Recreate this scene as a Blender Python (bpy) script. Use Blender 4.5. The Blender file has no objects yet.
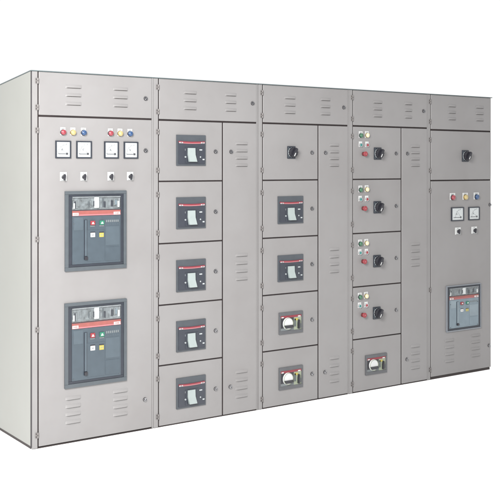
import bpy, bmesh, math, random
from mathutils import Vector, Matrix
random.seed(7)
R = math.radians
scene = bpy.context.scene
COL = scene.collection

# ------------------------------------------------------------------ materials
def nodes_of(name):
    m = bpy.data.materials.new(name); m.use_nodes = True
    nt = m.node_tree
    return m, nt, nt.nodes['Principled BSDF']

def mat(name, col, rough=0.5, metal=0.0, var=0.05, scale=9.0, bump=0.0, bscale=400.0, spec=0.5, coat=0.0, grime=0.0):
    m, nt, b = nodes_of(name)
    b.inputs['Roughness'].default_value = rough
    b.inputs['Metallic'].default_value = metal
    b.inputs['Specular IOR Level'].default_value = spec
    if coat: b.inputs['Coat Weight'].default_value = coat; b.inputs['Coat Roughness'].default_value = 0.12
    geo = nt.nodes.new('ShaderNodeNewGeometry')
    nz = nt.nodes.new('ShaderNodeTexNoise'); nz.inputs['Scale'].default_value = scale; nz.inputs['Detail'].default_value = 5
    nt.links.new(geo.outputs['Position'], nz.inputs['Vector'])
    rp = nt.nodes.new('ShaderNodeValToRGB')
    rp.color_ramp.elements[0].position = 0.3; rp.color_ramp.elements[1].position = 0.7
    rp.color_ramp.elements[0].color = (*[c*(1-var) for c in col], 1)
    rp.color_ramp.elements[1].color = (*[min(1, c*(1+var)) for c in col], 1)
    nt.links.new(nz.outputs['Fac'], rp.inputs['Fac'])
    out = rp.outputs['Color']
    if grime:                                              # faint handling marks
        n2 = nt.nodes.new('ShaderNodeTexNoise'); n2.inputs['Scale'].default_value = 2.3; n2.inputs['Detail'].default_value = 9
        n2.inputs['Roughness'].default_value = 0.65
        nt.links.new(geo.outputs['Position'], n2.inputs['Vector'])
        r2 = nt.nodes.new('ShaderNodeValToRGB')
        r2.color_ramp.elements[0].position = 0.42; r2.color_ramp.elements[1].position = 0.72
        r2.color_ramp.elements[0].color = (1, 1, 1, 1); r2.color_ramp.elements[1].color = (1-grime, 1-grime*1.15, 1-grime*1.2, 1)
        nt.links.new(n2.outputs['Fac'], r2.inputs['Fac'])
        mx = nt.nodes.new('ShaderNodeMixRGB'); mx.blend_type = 'MULTIPLY'; mx.inputs['Fac'].default_value = 1
        nt.links.new(out, mx.inputs['Color1']); nt.links.new(r2.outputs['Color'], mx.inputs['Color2'])
        out = mx.outputs['Color']
    nt.links.new(out, b.inputs['Base Color'])
    mr = nt.nodes.new('ShaderNodeMapRange'); mr.inputs['To Min'].default_value = max(0.02, rough-0.06); mr.inputs['To Max'].default_value = min(1, rough+0.06)
    nt.links.new(nz.outputs['Fac'], mr.inputs['Value']); nt.links.new(mr.outputs['Result'], b.inputs['Roughness'])
    if bump:
        n3 = nt.nodes.new('ShaderNodeTexNoise'); n3.inputs['Scale'].default_value = bscale; n3.inputs['Detail'].default_value = 2
        nt.links.new(geo.outputs['Position'], n3.inputs['Vector'])
        n4 = nt.nodes.new('ShaderNodeTexNoise'); n4.inputs['Scale'].default_value = 4.5; n4.inputs['Detail'].default_value = 2
        nt.links.new(geo.outputs['Position'], n4.inputs['Vector'])
        bp = nt.nodes.new('ShaderNodeBump'); bp.inputs['Strength'].default_value = bump; bp.inputs['Distance'].default_value = 0.001
        b2 = nt.nodes.new('ShaderNodeBump'); b2.inputs['Strength'].default_value = 0.5; b2.inputs['Distance'].default_value = 0.003
        nt.links.new(n3.outputs['Fac'], bp.inputs['Height']); nt.links.new(n4.outputs['Fac'], b2.inputs['Height'])
        nt.links.new(b2.outputs['Normal'], bp.inputs['Normal']); nt.links.new(bp.outputs['Normal'], b.inputs['Normal'])
    return m

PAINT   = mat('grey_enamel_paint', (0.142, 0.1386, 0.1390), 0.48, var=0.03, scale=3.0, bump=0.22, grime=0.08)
SIDE    = mat('side_paint_light_lifted', (0.176, 0.1795, 0.168), 0.5, var=0.025, scale=2.0, bump=0.12, grime=0.03)  # greenish enamel, colour lightened to offset the weaker key light on the side
TOPM    = mat('roof_sheet_paint', (0.055, 0.070, 0.074), 0.4, var=0.05)
RUBBER_SHADE  = mat('black_rubber_and_shade', (0.013, 0.0095, 0.0098), 0.8, var=0.2, spec=0.2)
PLINTH  = mat('black_plinth_steel', (0.022, 0.017, 0.017), 0.6, var=0.2, spec=0.25)
SEAM    = mat('dark_seam', (0.035, 0.033, 0.036), 0.7, var=0.1, spec=0.2)
HINGE_SHADE   = mat('dull_hinge_metal_and_shade', (0.095, 0.088, 0.086), 0.5, 0.0, var=0.15, scale=60)
LOCKM   = mat('dull_zinc_lock', (0.30, 0.30, 0.31), 0.3, 1.0, var=0.1, scale=60)
CHROME  = mat('chromed_metal', (0.55, 0.55, 0.56), 0.22, 1.0, var=0.05)
BLACK   = mat('black_plastic', (0.010, 0.010, 0.014), 0.35, var=0.15, scale=40)
NAVY    = mat('dark_blue_black_frame', (0.009, 0.012, 0.019), 0.45, var=0.1, scale=30)
PFRAME  = mat('pale_breaker_frame', (0.115, 0.125, 0.140), 0.5, var=0.05, scale=30)
PFACE   = mat('pale_breaker_face', (0.098, 0.128, 0.150), 0.45, var=0.07, scale=22)
PFACE2  = mat('pale_breaker_panel', (0.120, 0.150, 0.170), 0.45, var=0.07, scale=22)
GREYFR  = mat('grey_plastic_frame', (0.037, 0.045, 0.052), 0.5, var=0.06, scale=30)
FACE    = mat('blue_grey_breaker_face', (0.028, 0.040, 0.051), 0.45, var=0.07, scale=22)
FACE2   = mat('blue_grey_breaker_face_light', (0.036, 0.050, 0.062), 0.45, var=0.07, scale=22)
MCFACE  = mat('slate_breaker_face', (0.015, 0.018, 0.026), 0.45, var=0.08, scale=25)
MCFRAME = mat('slate_breaker_frame', (0.029, 0.034, 0.041), 0.5, var=0.08, scale=25)
SBFRAME = mat('mid_grey_breaker_frame', (0.050, 0.052, 0.057), 0.5, var=0.08, scale=25)
TOGGLE  = mat('pale_toggle_plastic', (0.185, 0.212, 0.210), 0.4, var=0.03, scale=30)
WHITE   = mat('white_plastic', (0.35, 0.356, 0.355), 0.4, var=0.03, scale=30)
PAPER   = mat('white_dial_paper', (0.34, 0.35, 0.352), 0.6, var=0.02, scale=30)
INK     = mat('dark_ink', (0.02, 0.02, 0.025), 0.6)
PALEINK = mat('grey_ink', (0.085, 0.095, 0.10), 0.6)
DIALINK = mat('dial_ink', (0.045, 0.048, 0.055), 0.6)
WINK    = mat('white_ink', (0.26, 0.28, 0.285), 0.6)
RED     = mat('red_plastic', (0.155, 0.016, 0.022), 0.4, var=0.08, scale=30)
BRED    = mat('salmon_red_band', (0.165, 0.046, 0.040), 0.45, var=0.08, scale=30)
CRIMSON = mat('crimson_line', (0.13, 0.012, 0.020), 0.45, var=0.08, scale=30)
PINK    = mat('pale_pink_line', (0.24, 0.085, 0.095), 0.5)
DRED    = mat('dark_red_plastic', (0.065, 0.010, 0.012), 0.5)
GREEN   = mat('green_plastic', (0.012, 0.10, 0.062), 0.4, var=0.08, scale=30)
DGREEN  = mat('dark_green_lens', (0.014, 0.07, 0.035), 0.22, var=0.08, scale=30, coat=0.5)
TEAL    = mat('teal_green_button', (0.015, 0.115, 0.105), 0.35, var=0.08, scale=30)
YELLOW  = mat('yellow_plastic', (0.24, 0.205, 0.045), 0.4, var=0.08, scale=30)
SAGE    = mat('pale_green_panel', (0.15, 0.17, 0.125), 0.5, var=0.05, scale=30)
LRED    = mat('red_lens', (0.165, 0.016, 0.026), 0.2, var=0.05, scale=30, coat=0.6)
LYEL    = mat('yellow_lens', (0.26, 0.205, 0.085), 0.2, var=0.05, scale=30, coat=0.6)
LBLU    = mat('blue_lens', (0.008, 0.034, 0.095), 0.2, var=0.05, scale=30, coat=0.6)
CREAM   = mat('cream_lens', (0.42, 0.38, 0.24), 0.25, var=0.05, scale=30, coat=0.6)
BRASS   = mat('brass_ring', (0.34, 0.24, 0.10), 0.3, 1.0)
SILVER  = mat('silver_panel', (0.15, 0.16, 0.17), 0.4, 0.2, var=0.15, scale=60)
MOTTLE  = mat('glare_mottled_block', (0.085, 0.095, 0.100), 0.35, var=0.5, scale=38)  # strong noise contrast paints smudgy reflections into the window
FLOORM  = mat('white_studio_floor', (0.88, 0.88, 0.88), 0.9, var=0.005, spec=0.1)

def clear_mat():
    m, nt, b = nodes_of('clear_plastic')
    nt.nodes.remove(b)
    out = [n for n in nt.nodes if n.type == 'OUTPUT_MATERIAL'][0]
    tr = nt.nodes.new('ShaderNodeBsdfTransparent'); tr.inputs['Color'].default_value = (0.97, 0.985, 0.99, 1)
    gl = nt.nodes.new('ShaderNodeBsdfGlossy'); gl.inputs['Roughness'].default_value = 0.08
    fc = nt.nodes.new('ShaderNodeLayerWeight'); fc.inputs['Blend'].default_value = 0.5
    pw = nt.nodes.new('ShaderNodeMath'); pw.operation = 'POWER'; pw.inputs[1].default_value = 4.0
    nt.links.new(fc.outputs['Facing'], pw.inputs[0])
    lw = nt.nodes.new('ShaderNodeMapRange'); lw.inputs['To Min'].default_value = 0.05; lw.inputs['To Max'].default_value = 0.9
    nt.links.new(pw.outputs[0], lw.inputs['Value'])
    nz = nt.nodes.new('ShaderNodeTexNoise'); nz.inputs['Scale'].default_value = 35
    bp = nt.nodes.new('ShaderNodeBump'); bp.inputs['Strength'].default_value = 0.3; bp.inputs['Distance'].default_value = 0.004
    nt.links.new(nz.outputs['Fac'], bp.inputs['Height']); nt.links.new(bp.outputs['Normal'], gl.inputs['Normal'])
    mx = nt.nodes.new('ShaderNodeMixShader')
    nt.links.new(lw.outputs['Result'], mx.inputs['Fac']); nt.links.new(tr.outputs[0], mx.inputs[1]); nt.links.new(gl.outputs[0], mx.inputs[2])
    nt.links.new(mx.outputs[0], out.inputs['Surface'])
    return m
CLEAR = clear_mat()

# ------------------------------------------------------------------ mesh builder
class MB:
    """collects shapes; build() links them as one mesh object. x right, y into the cabinet, z up."""
    def __init__(self): self.bm = bmesh.new(); self.mats = []
    def _mi(self, m):
        if m not in self.mats: self.mats.append(m)
        return self.mats.index(m)
    def _merge(self, b, m):
        i = self._mi(m)
        for f in b.faces: f.material_index = i
        me = bpy.data.meshes.new('tmp'); b.to_mesh(me); b.free()
        self.bm.from_mesh(me); bpy.data.meshes.remove(me)
    def box(self, x0, x1, y0, y1, z0, z1, m, bev=0.0, seg=2):
        b = bmesh.new(); bmesh.ops.create_cube(b, size=1)
        for v in b.verts:
            v.co = Vector(((x0+x1)/2 + v.co.x*(x1-x0), (y0+y1)/2 + v.co.y*(y1-y0), (z0+z1)/2 + v.co.z*(z1-z0)))
        if bev: bmesh.ops.bevel(b, geom=b.edges[:], offset=bev, segments=seg, affect='EDGES', profile=0.5)
        self._merge(b, m); return self
    def cyl(self, x, z, y0, y1, r0, r1, m, n=28, bev=0.0):
        """axis along y, radius r0 at y0 (front) and r1 at y1"""
        b = bmesh.new(); bmesh.ops.create_cone(b, cap_ends=True, segments=n, radius1=r0, radius2=r1, depth=abs(y1-y0))
        bmesh.ops.rotate(b, verts=b.verts, cent=(0,0,0), matrix=Matrix.Rotation(R(-90), 3, 'X'))
        bmesh.ops.translate(b, verts=b.verts, vec=(x, (y0+y1)/2, z))
        if bev:
            es = [e for e in b.edges if all(abs(v.co.y-y0) < 1e-6 for v in e.verts)]
            bmesh.ops.bevel(b, geom=es, offset=bev, segments=3, affect='EDGES', profile=0.5)
        self._merge(b, m); return self
    def vcyl(self, x, y, z0, z1, r, m, n=14):
        b = bmesh.new(); bmesh.ops.create_cone(b, cap_ends=True, segments=n, radius1=r, radius2=r, depth=z1-z0)
        bmesh.ops.translate(b, verts=b.verts, vec=(x, y, (z0+z1)/2)); self._merge(b, m); return self
    def dome(self, x, z, y, r, h, m):
        b = bmesh.new(); bmesh.ops.create_uvsphere(b, u_segments=24, v_segments=12, radius=r)
        kill = [v for v in b.verts if v.co.z < -1e-5]; bmesh.ops.delete(b, geom=kill, context='VERTS')
        for v in b.verts: v.co = Vector((x + v.co.x, y - v.co.z*h/r, z + v.co.y))
        bmesh.ops.recalc_face_normals(b, faces=b.faces); self._merge(b, m); return self
    def ring(self, x, z, y0, y1, ro, ri, m, n=32):
        b = bmesh.new(); vs = []
        for k in range(n):
            a = 2*math.pi*k/n; c, s = math.cos(a), math.sin(a)
            vs.append([b.verts.new((x+c*r, y, z+s*r)) for r, y in ((ro, y0), (ri, y0), (ri, y1), (ro, y1))])
        for k in range(n):
            p, q = vs[k], vs[(k+1) % n]
            for j in range(4): b.faces.new((p[j], p[(j+1) % 4], q[(j+1) % 4], q[j]))
        bmesh.ops.recalc_face_normals(b, faces=b.faces); self._merge(b, m); return self
    def prism(self, pts, y0, y1, m, bev=0.0):
        """polygon pts (x,z) extruded from y0 to y1"""
        b = bmesh.new()
        f = [b.verts.new((x, y0, z)) for x, z in pts]; g = [b.verts.new((x, y1, z)) for x, z in pts]
        b.faces.new(f); b.faces.new(g[::-1])
        for i in range(len(pts)):
            j = (i+1) % len(pts); b.faces.new((f[j], f[i], g[i], g[j]))
        bmesh.ops.recalc_face_normals(b, faces=b.faces)
        if bev:
            bmesh.ops.bevel(b, geom=[e for e in b.edges if all(abs(v.co.y-y0) < 1e-6 for v in e.verts)], offset=bev, segments=2, affect='EDGES', profile=0.5)
        self._merge(b, m); return self
    def solid(self, verts, faces, mats):
        b = bmesh.new(); vs = [b.verts.new(v) for v in verts]
        for f, m in zip(faces, mats):
            b.faces.new([vs[i] for i in f]).material_index = self._mi(m)
        bmesh.ops.recalc_face_normals(b, faces=b.faces)
        me = bpy.data.meshes.new('tmp'); b.to_mesh(me); b.free(); self.bm.from_mesh(me); bpy.data.meshes.remove(me); return self
    def sheet(self, x0, x1, y, z0, z1, m):
        b = bmesh.new(); b.faces.new([b.verts.new(p) for p in ((x0, y, z0), (x1, y, z0), (x1, y, z1), (x0, y, z1))])
        self._merge(b, m); return self
    def text(self, s, x, z, y, size, m, wide=1.0):
        cu = bpy.data.curves.new('t', 'FONT'); cu.body = s; cu.size = size; cu.align_x = 'CENTER'; cu.align_y = 'CENTER'; cu.extrude = 0.0003; cu.offset = size*0.012
        o = bpy.data.objects.new('t', cu); COL.objects.link(o)
        dg = bpy.context.evaluated_depsgraph_get(); me = bpy.data.meshes.new_from_object(o.evaluated_get(dg))
        b = bmesh.new(); b.from_mesh(me)
        for v in b.verts: v.co = Vector((x + v.co.x*wide, y - v.co.z, z + v.co.y))
        self._merge(b, m)
        bpy.data.objects.remove(o); bpy.data.curves.remove(cu); bpy.data.meshes.remove(me); return self
    def build(self, name, parent=None, loc=(0,0,0), label=None):
        me = bpy.data.meshes.new(name)
        self.bm.to_mesh(me); self.bm.free()
        for m in self.mats: me.materials.append(m)
        for p in me.polygons: p.use_smooth = True
        me.set_sharp_from_angle(angle=R(38))
        o = bpy.data.objects.new(name, me); COL.objects.link(o); o.location = loc
        md = o.modifiers.new('weighted_normal', 'WEIGHTED_NORMAL'); md.keep_sharp = True; md.weight = 100
        if parent is not None: o.parent = parent
        if label: o['label'] = label
        return o

# ------------------------------------------------------------------ setting
fl = bmesh.new(); bmesh.ops.create_grid(fl, x_segments=4, y_segments=4, size=120)
me = bpy.data.meshes.new('studio_floor'); fl.to_mesh(me); fl.free(); me.materials.append(FLOORM)
floor = bpy.data.objects.new('studio_floor', me); COL.objects.link(floor); floor['kind'] = 'structure'

# ------------------------------------------------------------------ door furniture
T = 0.018          # door thickness; door faces lie on y = 0
def hinge(door, x, z):
    m = MB()
    m.box(x-0.006, x+0.0075, -0.0030, -0.0003, z-0.016, z+0.016, HINGE_SHADE, 0.0008)    # leaf on the post
    m.box(x+0.0095, x+0.0185, -0.0030, -0.0003, z-0.013, z+0.013, HINGE_SHADE, 0.0008)    # leaf on the door
    m.vcyl(x+0.0085, -0.0048, z-0.016, z-0.002, 0.0044, HINGE_SHADE)
    m.vcyl(x+0.0085, -0.0048, z+0.002, z+0.016, 0.0044, HINGE_SHADE)
    m.vcyl(x+0.0085, -0.0048, z-0.019, z+0.019, 0.0026, SEAM)                     # pin
    m.cyl(x-0.0005, z-0.0085, -0.0050, -0.0031, 0.0030, 0.0034, SEAM, n=12); m.cyl(x-0.0005, z+0.0085, -0.0050, -0.0031, 0.0030, 0.0034, SEAM, n=12)
    m.build('hinge', door)
def lock(door, x, z):
    m = MB()
    a = R(random.choice((50, 55, 60, 65)))
    m.ring(x, z, -0.0075, -0.0003, 0.0118, 0.0092, LOCKM)
    m.ring(x, z, -0.0020, -0.0003, 0.0140, 0.0119, SEAM)
    m.cyl(x, z, -0.0045, -0.0003, 0.0092, 0.0092, BLACK)
    c, s = math.cos(a), math.sin(a); L, w = 0.0078, 0.0026
    m.prism([(x+c*L-s*w, z+s*L+c*w), (x-c*L-s*w, z-s*L+c*w), (x-c*L+s*w, z-s*L-c*w), (x+c*L+s*w, z+s*L-c*w)], -0.0085, -0.0045, LOCKM, 0.0008)
    m.build('lock', door)
def louvres(door, x0, x1, zs, h=0.019):
    m = MB()
    for z in zs:
        zt, zb, e = z+h/2, z-h/2, 0.016
        d = 0.0092
        v = [(x0, -0.0003, zt), (x1, -0.0003, zt), (x1, -0.0003, zb), (x0, -0.0003, zb),
             (x0+e, -d*0.55, zt-h*0.30), (x1-e, -d*0.55, zt-h*0.30), (x1-e*0.8, -d, zb+0.0015), (x0+e*0.8, -d, zb+0.0015)]
        m.solid(v, [(0,1,5,4), (4,5,6,7), (0,4,7,3), (1,2,6,5), (3,7,6,2)], [PAINT, PAINT, PAINT, PAINT, RUBBER_SHADE])  # underside coloured black for the shade beneath the hood
        m.box(x0+0.008, x1-0.008, -0.0016, -0.0004, zb-0.0022, zb-0.0002, HINGE_SHADE)  # darker strip painted as the shade line below the lip
    m.build('louvre_vent', door)
def door(cab, x0, x1, z0, z1, label=None):
    return MB().box(x0, x1, 0.0, T, z0, z1, PAINT, 0.0028, 3).build('door', cab, label=label)

# ------------------------------------------------------------------ instruments
def lamp(cab, x, z, lens, label, r=0.0165, plate=(0.032, 0.046), out=0.018, ringm=None):
    """indicator lamp in front of a white name plate"""
    m = MB(); pw, ph = plate
    m.box(-pw/2, pw/2, -0.0025, -0.0003, -ph*0.36, ph*0.64, WHITE, 0.0008)
    m.box(-pw*0.28, pw*0.28, -0.0031, -0.0026, ph*0.44, ph*0.50, PALEINK)
    m.cyl(0, 0, -0.010, -0.0026, r*1.02, r*1.08, ringm or BLACK)
    o = m.build('indicator_lamp', cab, (x, 0, z), label)
    MB().cyl(0, 0, -out, -0.0101, r*0.90, r*0.98, lens, bev=0.002).dome(0, 0, -out+0.0001, r*0.68, 0.005, lens).build('lens', o)
def push(cab, x, z, m_, label):
    m = MB()
    m.box(-0.016, 0.016, -0.0025, -0.0003, -0.014, 0.026, WHITE, 0.0008)
    m.ring(0, 0, -0.011, -0.0026, 0.0145, 0.0105, CHROME)
    o = m.build('push_button', cab, (x, 0, z), label)
    MB().cyl(0, 0, -0.013, -0.0027, 0.0100, 0.0104, m_, bev=0.0015).build('button_cap', o)
def estop(cab, x, z):
    o = MB().cyl(0, 0, -0.016, -0.0003, 0.0135, 0.0155, DRED).build('emergency_stop', cab, (x, 0, z), 'red mushroom emergency stop button')
    m = MB().cyl(0, 0, -0.030, -0.0161, 0.0195, 0.0165, RED, bev=0.005)
    m.prism([(-0.006, -0.0045), (0.006, -0.0045), (0.0, 0.007)], -0.0306, -0.0301, PINK)
    m.build('mushroom_cap', o)
def meter(cab, x0, x1, z0, z1, kind):
    w, h = x1-x0, z1-z0; fr = 0.0075
    m = MB()
    for a in ((-w/2, w/2, -h/2, -h/2+fr), (-w/2, w/2, h/2-fr, h/2), (-w/2, -w/2+fr, -h/2+fr, h/2-fr), (w/2-fr, w/2, -h/2+fr, h/2-fr)):
        m.box(a[0], a[1], -0.009, -0.0003, a[2], a[3], NAVY)
    o = m.build('panel_meter', cab, ((x0+x1)/2, 0, (z0+z1)/2), 'square dial meter with black frame and white face')
    d = MB(); iw, ih = w/2-fr-0.0003, h/2-fr-0.0003
    d.box(-iw, iw, -0.005, -0.0003, -ih, ih, PAPER)
    px, pz = iw*0.58, -ih*0.55                           # pivot at lower right, arc swings over the face
    r = min(iw, ih)*1.22
    for k in range(13):
        t = R(92 + k*86/12); ln = 0.010 if k % 3 == 0 else 0.006; wd = 0.0011
        c, s = math.cos(t), math.sin(t)
        q = [(r, -wd), (r+ln, -wd), (r+ln, wd), (r, wd)]
        pts = [(px + c*a - s*b_, pz + s*a + c*b_) for a, b_ in q]
        if all(abs(p[0]) < iw and abs(p[1]) < ih for p in pts): d.prism(pts, -0.0055, -0.0051, DIALINK)
    d.box(-iw*0.74, px-0.008, -0.0055, -0.0051, pz-0.0036, pz+0.0005, INK)
    d.box(px-0.0068, px+0.0068, -0.0062, -0.0051, pz-0.007, pz+0.0055, INK)
    d.text(kind, -iw*0.15, -ih*0.02, -0.0052, 0.020, DIALINK)
    d.build('dial', o)
    n = MB(); t = R(random.uniform(128, 160)); c, s = math.cos(t), math.sin(t); wd = 0.0007
    n.prism([(px-s*wd, pz+c*wd), (px+c*r-s*wd*0.4, pz+s*r+c*wd*0.4), (px+c*r+s*wd*0.4, pz+s*r-c*wd*0.4), (px+s*wd, pz-c*wd)], -0.0072, -0.0066, DIALINK)
    n.build('needle', o)
    MB().sheet(-iw, iw, -0.0084, -ih, ih, CLEAR).build('glass', o)
def selector(cab, x, z, w=0.042, h=0.052):
    m = MB().box(-w/2, w/2, -0.005, -0.0003, -h/2, h/2, WHITE, 0.0012)
    m.box(-w*0.32, w*0.32, -0.0056, -0.0051, -h*0.46, -h*0.40, PALEINK)
    m.box(-w*0.10, w*0.02, -0.0056, -0.0051, h*0.34, h*0.42, PALEINK)
    o = m.build('selector_switch', cab, (x, 0, z), 'small black selector switch on a white plate')
    k = MB().cyl(0, -0.004, -0.014, -0.0051, 0.0105, 0.0125, BLACK, bev=0.0015)
    k.prism([(-0.0045, -0.021), (0.0035, -0.0225), (0.0075, 0.006), (0.004, 0.0155), (-0.006, 0.0125), (-0.0075, 0.002)], -0.026, -0.0135, BLACK, 0.0015)
    k.build('knob', o)
def rotary(cab, x, z, s=1.0):
    """square black rotary isolator with a big ribbed knob"""
    w, h = 0.068*s, 0.086*s
    m = MB().box(-w/2, w/2, -0.008, -0.0003, -h/2, h/2, NAVY, 0.002)
    m.cyl(0.003*s, 0, -0.0105, -0.0079, 0.0322*s, 0.0332*s, WINK); m.box(-w/2+0.004, -w/2+0.0115, -0.0087, -0.0081, -h/2+0.006, h/2-0.006, GREYFR)
    o = m.build('rotary_switch', cab, (x, 0, z), 'black rotary switch handle on a square plate')
    k = MB(); n = 48; r0 = 0.0335*s
    def rad(i): return r0*(1 + 0.05*math.cos(12*2*math.pi*i/n))
    k.prism([(0.004*s+rad(i)*math.cos(2*math.pi*i/n), rad(i)*math.sin(2*math.pi*i/n)) for i in range(n)], -0.034*s, -0.0121, BLACK, 0.003)
    a = R(62); c, s_ = math.cos(a), math.sin(a); L, g = 0.0315*s, 0.0105*s
    pts = [(c*u - s_*v + 0.004*s, s_*u + c*v) for u, v in ((L, -g*0.7), (L, g*0.7), (0, g*1.25), (-L, g*0.9), (-L, -g*0.9), (0, -g*1.25))]
    k.prism(pts, -0.052*s, -0.0339*s, BLACK, 0.003)
    k.build('knob', o)
    pts = [(c*u - s_*v + 0.004*s, s_*u + c*v) for u, v in ((-L*0.15, -0.0026), (-L*0.15, 0.0026), (-L*0.92, 0.0034), (-L*0.92, -0.0034))]
    MB().prism(pts, -0.0530*s, -0.0521*s, WHITE).build('pointer_highlight', o)  # white pointer stripe, also standing in for the highlight on the grip

def air_breaker(cab, x0, x1, z0, z1, light=0.022, dark=0.024, FR=GREYFR, FACE=FACE, FACE2=FACE2):
    """large air circuit breaker: grey door frame, dark surround, terminal window with painted glare, red band, front cover"""
    w, h = x1-x0, z1-z0; cx, cz = (x0+x1)/2, (z0+z1)/2
    m = MB()
    def rim(o_, i_, ya, yb, mt):
        (a0, a1, c0, c1), (b0, b1, d0, d1) = o_, i_
        m.box(a0, a1, ya, yb, c0, d0, mt, 0.0014); m.box(a0, a1, ya, yb, d1, c1, mt, 0.0014)
        m.box(a0, b0, ya, yb, d0+0.0002, d1-0.0002, mt, 0.0014); m.box(b1, a1, ya, yb, d0+0.0002, d1-0.0002, mt, 0.0014)
    O = (-w/2, w/2, -h/2, h/2); I = (-w/2+light, w/2-light*0.85, -h/2+light*1.05, h/2-light*0.9)
    rim(O, I, -0.012, -0.0003, FR)
    o = m.build('air_circuit_breaker', cab, (cx, 0, cz), 'large air circuit breaker behind a grey frame')
    m = MB()
    F = (I[0]+dark, I[1]-dark*0.85, I[2]+dark*0.65, I[3]-dark*0.5)
    rim((I[0]+0.0004, I[1]-0.0004, I[2]+0.0004, I[3]-0.0004), F, -0.0075, -0.0003, NAVY)
    m.build('inner_surround', o)
    fw, fh = F[1]-F[0], F[3]-F[2]
    X = lambda u: F[0] + u*fw
    Z = lambda v: F[2] + v*fh
    # terminal window: mottled block and pale strips painted as cover glare
    t = MB()
    t.box(X(0)+0.0004, X(1)-0.0004, -0.003, -0.0003, Z(0.80), Z(1)-0.0004, MOTTLE)
    rr = random.Random(3)
    u = 0.015
    while u < 0.96:
        d = rr.uniform(0.018, 0.05)
        mt = rr.choice((MOTTLE, GREYFR, SILVER, MOTTLE, PALEINK, PFACE, NAVY))
        if rr.random() < 0.55: t.box(X(u), X(min(u+d*0.85, 0.985)), -0.0030-rr.uniform(0.002, 0.009), -0.0029, Z(0.815+rr.uniform(0, 0.05)), Z(0.97-rr.uniform(0, 0.06)), mt, 0.0008)
        u += d
    t.box(X(0.45), X(0.54), -0.0125, -0.0029, Z(0.825), Z(0.985), WHITE, 0.001); t.box(X(0.005), X(0.995), -0.0128, -0.0029, Z(0.980), Z(0.994), SILVER, 0.0008)  # white centre block and silver top strip imitate the window's highlight and rim
    t.box(X(0.02), X(0.05), -0.0122, -0.0029, Z(0.82), Z(0.90), WHITE, 0.001)
    t.box(X(0.94), X(0.97), -0.0122, -0.0029, Z(0.83), Z(0.92), WHITE, 0.001)
    tb = t.build('terminal_glare_block', o)
    MB().sheet(X(0)+0.0005, X(1)-0.0005, -0.0150, Z(0.803), Z(1)-0.0006, CLEAR).build('clear_cover', o)
    # band
    b = MB()
    b.box(X(0)+0.0004, X(1)-0.0004, -0.010, -0.0003, Z(0.712), Z(0.797), BRED, 0.001)
    b.box(X(0)+0.0012, X(1)-0.0012, -0.0106, -0.0101, Z(0.714), Z(0.732), PINK)
    for u0, u1 in ((0.006, 0.125), (0.85, 0.985)):
        b.box(X(u0), X(u1), -0.0110, -0.0101, Z(0.718), Z(0.758), WHITE)
        b.text('ABB', X((u0+u1)/2), Z(0.738), -0.0112, fh*0.036, BRED, wide=1.0)
    b.box(X(0)+0.0012, X(1)-0.0012, -0.0106, -0.0101, Z(0.788), Z(0.797), NAVY)
    b.build('red_band', o)
    # cover
    f = MB()
    f.box(X(0)+0.0004, X(1)-0.0004, -0.009, -0.0003, Z(0)+0.0004, Z(0.709), FACE, 0.0012)
    f.box(X(0.30), X(0.66), -0.0102, -0.0091, Z(0.03), Z(0.50), FACE, 0.0008)
    f.box(X(0.68), X(0.975), -0.0102, -0.0091, Z(0.26), Z(0.545), FACE2, 0.0008)
    f.box(X(0.03), X(0.22), -0.0102, -0.0091, Z(0.50), Z(0.69), FACE2, 0.0008)
    f.box(X(0.68), X(0.975), -0.0102, -0.0091, Z(0.03), Z(0.235), FACE, 0.0008)
    for k in range(7):                                   # small pale rating text
        f.box(X(0.69+k*0.04), X(0.69+k*0.04+0.026), -0.0096, -0.0091, Z(0.606), Z(0.640), PALEINK)
    for k in range(5):
        f.box(X(0.72+k*0.05), X(0.72+k*0.05+0.032), -0.0096, -0.0091, Z(0.570), Z(0.582), FACE2)
    for u in (0.03, 0.965):
        for v in (0.025, 0.60): f.cyl(X(u), Z(v), -0.0112, -0.0091, 0.0035, 0.0035, GREYFR)
    f.build('front_cover', o)
    # charging lever in its slot
    s = MB()
    s.box(X(0.235), X(0.305), -0.0098, -0.0091, Z(0.06), Z(0.655), NAVY)
    s.box(X(0.250), X(0.290), -0.0150, -0.0099, Z(0.115), Z(0.650), FACE2, 0.002)
    s.box(X(0.238), X(0.302), -0.0200, -0.0099, Z(0.062), Z(0.112), BLACK, 0.002)
    s.build('charging_lever', o)
    bw, bh = fw*0.092, fh*0.064
    for u, v, mt, nm, lb in ((0.41, 0.603, RED, 'off_button', 'red push button with white arrow'), (0.60, 0.603, GREEN, 'on_button', 'green push button with white arrow')):
        q = MB().box(X(u)-bw/2, X(u)+bw/2, -0.0175, -0.0091, Z(v)-bh/2, Z(v)+bh/2, mt, 0.0015)
        q.prism([(X(u)-bw*0.30, Z(v)-bh*0.26), (X(u)+bw*0.30, Z(v)-bh*0.26), (X(u)+bw*0.08, Z(v)+bh*0.22), (X(u)-bw*0.08, Z(v)+bh*0.22)], -0.0181, -0.0176, WHITE)
        q.box(X(u)-bw*0.5, X(u)+bw*0.5, -0.0108, -0.0091, Z(v)-bh*0.85, Z(v)-bh*0.62, PALEINK)
        q.build(nm, o, label=lb)
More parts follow.
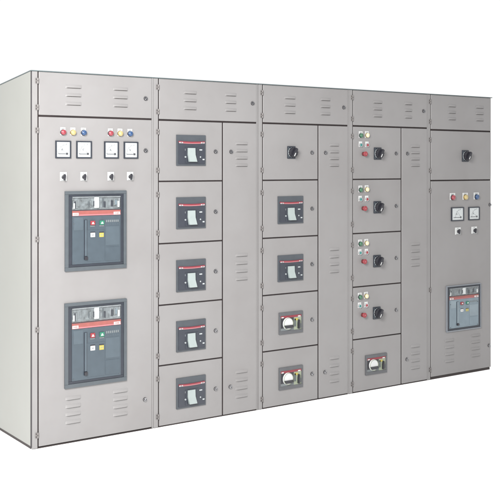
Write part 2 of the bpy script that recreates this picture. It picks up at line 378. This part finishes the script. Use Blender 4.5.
    for u, v, mt, nm, lb in ((0.415, 0.425, WHITE, 'status_flag', 'white status flag'), (0.595, 0.42, YELLOW, 'status_flag', 'yellow status flag')):
        q = MB().box(X(u)-bw/2, X(u)+bw/2, -0.0120, -0.0103, Z(v)-bh/2, Z(v)+bh/2, mt, 0.0008)
        q.box(X(u)-bw/2, X(u)+bw/2, -0.0125, -0.0103, Z(v)+bh*0.52, Z(v)+bh*0.72, BLACK)
        q.box(X(u)-bw*0.24, X(u)+bw*0.24, -0.0125, -0.0121, Z(v)-bh*0.10, Z(v)+bh*0.08, PALEINK if mt is WHITE else SAGE)
        q.build(nm, o, label=lb)
    return o

def toggle_breaker(cab, x0, x1, z0, z1):
    w, h = x1-x0, z1-z0
    X = lambda u: -w/2 + u*w
    Z = lambda v: -h/2 + v*h
    m = MB().box(-w/2, w/2, -0.008, -0.0003, -h/2, h/2, MCFRAME, 0.0015)
    o = m.build('moulded_case_breaker', cab, ((x0+x1)/2, 0, (z0+z1)/2), 'slate coloured moulded case breaker with pale toggle')
    f = MB().box(X(0.06), X(0.955), -0.0125, -0.0081, Z(0.055), Z(0.765), MCFACE, 0.0015)
    f.box(X(0.28), X(0.74), -0.0150, -0.0126, Z(0.09), Z(0.60), MCFACE, 0.0012)
    f.box(X(0.335), X(0.665), -0.0155, -0.0151, Z(0.105), Z(0.590), NAVY)
    f.box(X(0.275), X(0.295), -0.0130, -0.0126, Z(0.49), Z(0.55), WINK)                        # I mark
    f.ring(X(0.282), Z(0.285), -0.0158, -0.0126, 0.0050, 0.0022, WINK)
    f.box(X(0.765), X(0.86), -0.0130, -0.0126, Z(0.50), Z(0.535), WINK)
    f.ring(X(0.80), Z(0.285), -0.0135, -0.0126, 0.0046, 0.0015, WINK)
    f.box(X(0.875), X(0.94), -0.0130, -0.0126, Z(0.185), Z(0.225), WINK)
    f.build('front_cover', o)
    b = MB()                                             # shallow curved red stripe with a pale under-line
    def curve(v0, v1, sag, ya, yb, mt, u0=0.065, u1=0.95):
        top = [(X(u0+(u1-u0)*k/16), Z(v1 - sag*(1-((k-8)/8)**2))) for k in range(17)]
        bot = [(X(u0+(u1-u0)*k/16), Z(v0 - sag*(1-((k-8)/8)**2))) for k in range(17)]
        b.prism(bot + top[::-1], ya, yb, mt)
    curve(0.762, 0.800, 0.018, -0.0136, -0.0081, CRIMSON)
    curve(0.735, 0.762, 0.020, -0.0138, -0.0126, PINK)
    for u in (0.078, 0.815): b.box(X(u), X(u+0.12), -0.0142, -0.0126, Z(0.728), Z(0.768), WINK); b.text('ABB', X(u+0.06), Z(0.748), -0.0143, h*0.042, CRIMSON)
    b.build('red_stripe', o)
    t = MB()                                             # toggle: tilted paddle, bottom end standing out
    vs = []
    for (v, ya, du) in ((0.575, -0.022, 0.0), (0.36, -0.026, -0.004), (0.13, -0.034, 0.035)):
        vs.append([(X(0.350+du), ya, Z(v)), (X(0.600+du), ya, Z(v))])
    fr = [vs[0][0], vs[0][1], vs[1][0], vs[1][1], vs[2][0], vs[2][1]]
    bk = [(x, -0.0156, z) for x, y, z in fr]
    t.solid(fr+bk, [(0,1,3,2), (2,3,5,4), (6,8,9,7), (8,10,11,9), (0,6,7,1), (4,5,11,10), (0,2,8,6), (2,4,10,8), (1,7,9,3), (3,9,11,5)], [TOGGLE]*10)
    t.build('toggle', o)

def knob_breaker(cab, x0, x1, z0, z1):
    """small moulded breaker: grey frame, red top line, big white rotating disc and a side toggle"""
    w, h = x1-x0, z1-z0
    X = lambda u: -w/2 + u*w
    Z = lambda v: -h/2 + v*h
    m = MB()
    m.box(X(0), X(1), -0.009, -0.0003, Z(0.84), Z(1), SBFRAME, 0.0014); m.box(X(0), X(1), -0.009, -0.0003, Z(0), Z(0.15), SBFRAME, 0.0014)
    m.box(X(0), X(0.065), -0.009, -0.0003, Z(0.1502), Z(0.8398), SBFRAME, 0.0014); m.box(X(0.94), X(1), -0.009, -0.0003, Z(0.1502), Z(0.8398), SBFRAME, 0.0014)
    o = m.build('knob_breaker', cab, ((x0+x1)/2, 0, (z0+z1)/2), 'small grey breaker with a white round knob')
    f = MB()
    f.box(X(0.067), X(0.62), -0.0055, -0.0003, Z(0.152), Z(0.733), BLACK)
    f.box(X(0.622), X(0.938), -0.0060, -0.0003, Z(0.152), Z(0.733), SAGE)
    f.box(X(0.067), X(0.62), -0.0065, -0.0056, Z(0.152), Z(0.27), PALEINK)
    f.box(X(0.64), X(0.70), -0.0068, -0.0061, Z(0.30), Z(0.66), GREYFR)
    f.box(X(0.88), X(0.93), -0.0068, -0.0061, Z(0.22), Z(0.42), PALEINK)
    f.box(X(0.66), X(0.80), -0.0068, -0.0061, Z(0.58), Z(0.68), YELLOW)
    f.build('front_cover', o)
    b = MB().box(X(0.067), X(0.938), -0.0075, -0.0003, Z(0.735), Z(0.838), CRIMSON, 0.0008)
    b.box(X(0.10), X(0.19), -0.0082, -0.0076, Z(0.742), Z(0.79), WHITE)
    b.box(X(0.79), X(0.90), -0.0082, -0.0076, Z(0.742), Z(0.79), WHITE)
    b.build('red_stripe', o)
    k = MB().cyl(X(0.36), Z(0.47), -0.016, -0.0066, 0.0405, 0.0425, WHITE, n=40, bev=0.002)
    k.ring(X(0.36), Z(0.47), -0.0175, -0.0160, 0.0405, 0.0375, SAGE, n=40)
    kn = k.build('knob', o)
    # dark hand grip across the lower part of the disc
    r = 0.0375; pts = []
    for i in range(13):
        a = R(195 + i*(150/12)); pts.append((X(0.36)+r*math.cos(a), Z(0.47)+r*math.sin(a)))
    pts = [p for p in pts if p[1] > Z(0.47)-0.033]
    MB().prism(pts, -0.024, -0.0161, BLACK, 0.001).build('grip', o)
    MB().prism([(X(0.775), Z(0.20)), (X(0.85), Z(0.20)), (X(0.845), Z(0.60)), (X(0.80), Z(0.62)), (X(0.775), Z(0.45))], -0.020, -0.0061, BLACK, 0.002).build('toggle', o)

# ------------------------------------------------------------------ cabinets
DEPTH, SLOPE, HT = 0.80, 0.098, 2.200
GROUP = 'grey cabinets standing in one switchboard row'
def cabinet(x, w, post, gap, label, hgaps, vgap=None, vtop=1.932, rpost=True, first=False, zb=0.009):
    c = bpy.data.objects.new('electrical_cabinet', None); COL.objects.link(c); c.location = (x, 0, 0)
    c['label'] = label; c['category'] = 'cabinet'; c['group'] = GROUP
    e = 0.0011
    # body: closed steel box with a roof falling to the back
    y0, y1 = T+0.0006, DEPTH
    zt = HT-0.006; zr = zt - SLOPE*(DEPTH-y0)
    b = MB(); v = [(e, y0, 0.004), (w-e, y0, 0.004), (w-e, y1, 0.004), (e, y1, 0.004), (e, y0, zt), (w-e, y0, zt), (w-e, y1, zr), (e, y1, zr)]
    b.solid(v, [(0,1,5,4), (1,2,6,5), (2,3,7,6), (3,0,4,7), (4,5,6,7), (0,3,2,1)], [PAINT]*6)
    b.build('body', c)
    p = MB().box(e, post, 0.0, T, 0.0035, HT-0.006, PAINT, 0.0018, 2)
    if rpost: p.box(w-0.0112, w-e, 0.0004, T, 0.0035, HT-0.006, PAINT, 0.0008, 2)
    p.build('hinge_post', c)
    # roof sheet
    r = MB(); ov = 0.005; xl = -0.005 if first else 0.0006; xr = w-0.0006 if rpost else w+0.010
    a0, a1 = -ov, DEPTH+ov; za = HT-0.0055; zbk = za - SLOPE*(a1-T)
    v = [(xl, a0, za), (xr, a0, za), (xr, T, za), (xl, T, za), (xr, a1, zbk), (xl, a1, zbk)]
    v += [(q[0], q[1], q[2]+0.0055) for q in v]
    r.solid(v, [(0,1,2,3), (3,2,4,5), (6,7,8,9), (9,8,10,11), (0,1,7,6), (1,2,8,7), (2,4,10,8), (4,5,11,10), (5,3,9,11), (3,0,6,9)], [TOPM]*10)
    r.build('roof_sheet', c)
    # plinth
    MB().box(post+0.003, (w-0.010) if rpost else w-0.012, 0.004, T+0.0002, 0.001, zb-0.002, PLINTH).build('plinth', c)
    # rubber seal near flush in the door joints, black to paint in their shade
    g = MB(); yg = 0.0045; xr = (w-0.0125) if rpost else w-0.0012
    g.box(post+0.0003, post+gap-0.0003, yg, T, zb, HT-0.007, RUBBER_SHADE)
    for (z0, z1, xa, xb) in hgaps:
        g.box((xa if xa is not None else post+gap), (xb if xb is not None else xr), yg, T, z0+0.0003, z1-0.0003, RUBBER_SHADE)
    if vgap: g.box(vgap[0]+0.0003, vgap[1]-0.0003, yg+0.0001, T, zb, vtop, RUBBER_SHADE)
    g.build('door_seal', c)
    return c

TOPV = (2.116, 2.066, 2.015)
XC = (0.0, 0.802, 1.606, 2.408, 3.206); W5 = 0.709
def top_door(c, x0, x1, z0, va, vb, lx, hx):
    d = door(c, x0, x1, z0, 2.1935)
    louvres(d, *va, TOPV); louvres(d, *vb, TOPV)
    if lx: lock(d, lx, 2.064)
    for z in (2.139, 1.985): hinge(d, hx, z)

# --- first cabinet: incomer with two air circuit breakers
w = 0.802
c1 = cabinet(XC[0], w, 0.034, 0.008, 'leftmost cabinet, with four square meters above two large framed circuit breakers on one door', [(1.931, 1.942, None, None)], first=True)
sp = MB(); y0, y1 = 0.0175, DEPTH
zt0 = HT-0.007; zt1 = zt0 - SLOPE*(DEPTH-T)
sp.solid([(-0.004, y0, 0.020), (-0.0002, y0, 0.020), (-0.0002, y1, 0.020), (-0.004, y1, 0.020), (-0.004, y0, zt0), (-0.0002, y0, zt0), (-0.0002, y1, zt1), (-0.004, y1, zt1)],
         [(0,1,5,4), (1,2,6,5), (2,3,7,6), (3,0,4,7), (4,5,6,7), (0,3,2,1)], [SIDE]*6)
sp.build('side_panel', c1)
MB().box(-0.0022, 0.0008, 0.0035, 0.0172, 0.012, HT-0.007, SEAM).box(-0.0022, 0.0008, 0.0174, DEPTH, 0.004, 0.0198, PLINTH).build('side_seam', c1)
top_door(c1, 0.042, 0.7902, 1.942, (0.209, 0.312), (0.521, 0.623), 0.746, 0.025)
d = door(c1, 0.042, 0.7902, 0.012, 1.931)
for x0, x1 in ((0.209, 0.308), (0.521, 0.621)): louvres(d, x0, x1, (0.268, 0.221, 0.174, 0.127))
lock(d, 0.746, 1.74); lock(d, 0.741, 0.191)
for z in (1.851, 1.218, 0.693, 0.080): hinge(d, 0.025, z)
for x, m_, n in ((0.192, LRED, 'red'), (0.255, LYEL, 'yellow'), (0.324, LBLU, 'blue'), (0.502, LRED, 'red'), (0.567, LYEL, 'yellow'), (0.635, LBLU, 'blue')):
    lamp(c1, x, 1.843, m_, n+' indicator lamp', ringm=BRASS if n == 'yellow' else None)
for x0, x1, k in ((0.143, 0.241, 'A'), (0.276, 0.376, 'V'), (0.459, 0.556, 'A'), (0.592, 0.690, 'V')): meter(c1, x0, x1, 1.690, 1.794, k)
for x in (0.194, 0.325, 0.504, 0.636): selector(c1, x, 1.582)
air_breaker(c1, 0.202, 0.607, 1.020, 1.495); air_breaker(c1, 0.200, 0.609, 0.328, 0.832)

# --- cells of the three feeder cabinets
ROWS = [(1.5515, 1.929), (1.1590, 1.5430), (0.7715, 1.1505), (0.3910, 0.7630), (0.009, 0.3825)]
HG = [(1.929, 1.940), (1.5430, 1.5515), (1.1505, 1.1590), (0.7630, 0.7715), (0.3825, 0.3910)]
HZ = [(1.859, 1.617), (1.465, 1.224), (1.074, 0.836), (0.686, 0.451), (0.308, 0.070)]
LZ = (1.738, 1.346, 0.957, 0.569, 0.189)
def feeder(i, label, va, vb, tv, xs, lx, locks=5, tlx=0.584):
    gaps = [(HG[0][0], HG[0][1], None, None)] + [(a, b, None, xs-0.0002) for a, b in HG[1:]]
    c = cabinet(XC[i], w if i < 3 else 0.798, 0.033, 0.008, label, gaps, (xs, xs+0.010), vtop=1.9292)
    wr = (w if i < 3 else 0.798) - 0.0118
    top_door(c, 0.041, wr, 1.940, va, vb, lx, 0.024)
    for k, (z0, z1) in enumerate(ROWS):
        d = door(c, 0.041, xs, z0, z1)
        for z in HZ[k]: hinge(d, 0.024, z)
        if k < locks: lock(d, 0.462, LZ[k])
    d = door(c, xs+0.010, wr, 0.009, 1.929)
    for zs in ((1.795, 1.747, 1.699, 1.651), (1.053, 1.000, 0.947, 0.895), (0.279, 0.225, 0.170, 0.116)): louvres(d, *tv, zs, 0.018)
    lock(d, tlx, 1.738); lock(d, tlx-0.006, 0.187)
    return c
c2 = feeder(1, 'cabinet with a column of five toggle breakers, one in each of its small doors', (0.219, 0.318), (0.536, 0.627), (0.619, 0.718), 0.513, 0.757)
for z0, z1 in ((1.646, 1.843), (1.243, 1.445), (0.842, 1.045), (0.460, 0.657), (0.098, 0.294)): toggle_breaker(c2, 0.163, 0.382, z0, z1)
c3 = feeder(2, 'middle cabinet, with one rotary switch, two toggle breakers and two round knob breakers', (0.219, 0.317), (0.537, 0.629), (0.619, 0.709), 0.513, 0.752)
rotary(c3, 0.277, 1.738, 1.0)
for z0, z1 in ((1.248, 1.437), (0.852, 1.033)): toggle_breaker(c3, 0.161, 0.379, z0, z1)
for z0, z1 in ((0.491, 0.641), (0.111, 0.264)): knob_breaker(c3, 0.170, 0.375, z0, z1)
c4 = feeder(3, 'cabinet with four small doors of push buttons and rotary switches above one round knob breaker', (0.231, 0.322), (0.547, 0.627), (0.611, 0.708), 0.510, 0.747, locks=4, tlx=0.578)
for k, (zl, zp, ze, zr) in enumerate(((1.866, 1.797, 1.732, 1.736), (1.471, 1.402, 1.336, 1.341), (1.079, 1.014, 0.950, 0.945), (0.693, 0.628, 0.561, 0.564))):
    dx = -0.003*k
    lamp(c4, 0.110+dx, zl, DGREEN, 'green indicator lamp', r=0.0165, plate=(0.036, 0.048)); lamp(c4, 0.170+dx, zl+0.002, CREAM, 'cream indicator lamp', r=0.0165, plate=(0.036, 0.048), ringm=BRASS)
    push(c4, 0.108+dx, zp, TEAL, 'teal push button'); push(c4, 0.171+dx, zp, RED, 'red push button')
    estop(c4, 0.137+dx, ze)
    rotary(c4, 0.273+dx, zr, 1.04)
knob_breaker(c4, 0.153, 0.362, 0.117, 0.262)

# --- last cabinet
c5 = cabinet(XC[4], W5, 0.021, 0.008, 'rightmost cabinet, with two square meters above a single framed circuit breaker', [(1.917, 1.929, None, None), (1.527, 1.537, None, None)], rpost=False, zb=0.021)
top_door(c5, 0.029, W5-0.0015, 1.929, (0.215, 0.302), (0.527, 0.621), None, 0.012)
d = door(c5, 0.029, W5-0.0015, 1.537, 1.917)
for z in (1.846, 1.609): hinge(d, 0.012, z)
rotary(c5, 0.405, 1.724, 1.06)
d = door(c5, 0.029, W5-0.0015, 0.021, 1.527)
for z in (1.455, 0.693, 0.080): hinge(d, 0.012, z)
louvres(d, 0.180, 0.282, (0.286, 0.234, 0.180, 0.125)); louvres(d, 0.476, 0.580, (0.296, 0.244, 0.190, 0.136))
lock(d, 0.694, 1.332); lock(d, 0.684, 0.196)
for x, m_, n in ((0.263, LRED, 'red'), (0.406, LYEL, 'yellow'), (0.534, LBLU, 'blue')): lamp(c5, x, 1.398, m_, n+' indicator lamp', r=0.0205, plate=(0.060, 0.054), out=0.020, ringm=BRASS if n == 'yellow' else None)
meter(c5, 0.247, 0.386, 1.213, 1.321, 'A'); meter(c5, 0.442, 0.567, 1.214, 1.319, 'V')
selector(c5, 0.322, 1.134, 0.062, 0.056); selector(c5, 0.508, 1.134, 0.062, 0.056)
air_breaker(c5, 0.190, 0.581, 0.349, 0.709, light=0.009, dark=0.024, FR=PFRAME, FACE=PFACE, FACE2=PFACE2)

# ------------------------------------------------------------------ world, lamps, camera
wd = bpy.data.worlds.new('World'); scene.world = wd; wd.use_nodes = True
bg = wd.node_tree.nodes['Background']; bg.inputs['Color'].default_value = (1, 1, 1, 1); bg.inputs['Strength'].default_value = 1.02

def area(name, loc, target, size, power, col):
    l = bpy.data.lights.new(name, 'AREA'); l.shape = 'RECTANGLE'; l.size, l.size_y = size; l.energy = power; l.color = col
    o = bpy.data.objects.new(name, l); COL.objects.link(o); o.location = loc
    o.rotation_euler = (Vector(target)-Vector(loc)).to_track_quat('-Z', 'Y').to_euler(); return o
area('key_softbox', (-2.1, -3.3, 3.0), (0.2, 0, 1.2), (1.6, 1.6), 745, (1.0, 0.985, 0.965))
l = bpy.data.lights.new('added_floor_fill', 'SUN'); l.energy = 1.6; l.angle = R(12); l.color = (1, 0.99, 0.97)  # fill light added from above only to drive the floor to white
o = bpy.data.objects.new('added_floor_fill', l); COL.objects.link(o); o.rotation_euler = (R(2), 0, 0); o.location = (1.5, -1, 5)

cam = bpy.data.cameras.new('camera'); cam.sensor_width = 36; cam.lens = 974/500*36
cam.shift_y = -(250-166.1)/500; cam.clip_end = 1000
co = bpy.data.objects.new('camera', cam); COL.objects.link(co)
co.location = (-2.18974, -5.34749, 1.64363); co.rotation_euler = (R(90), 0, R(-34.8845))
scene.camera = co
scene.view_settings.view_transform = 'Standard'; scene.view_settings.look = 'None'; scene.view_settings.exposure = 0
scene.cycles.max_bounces = 6
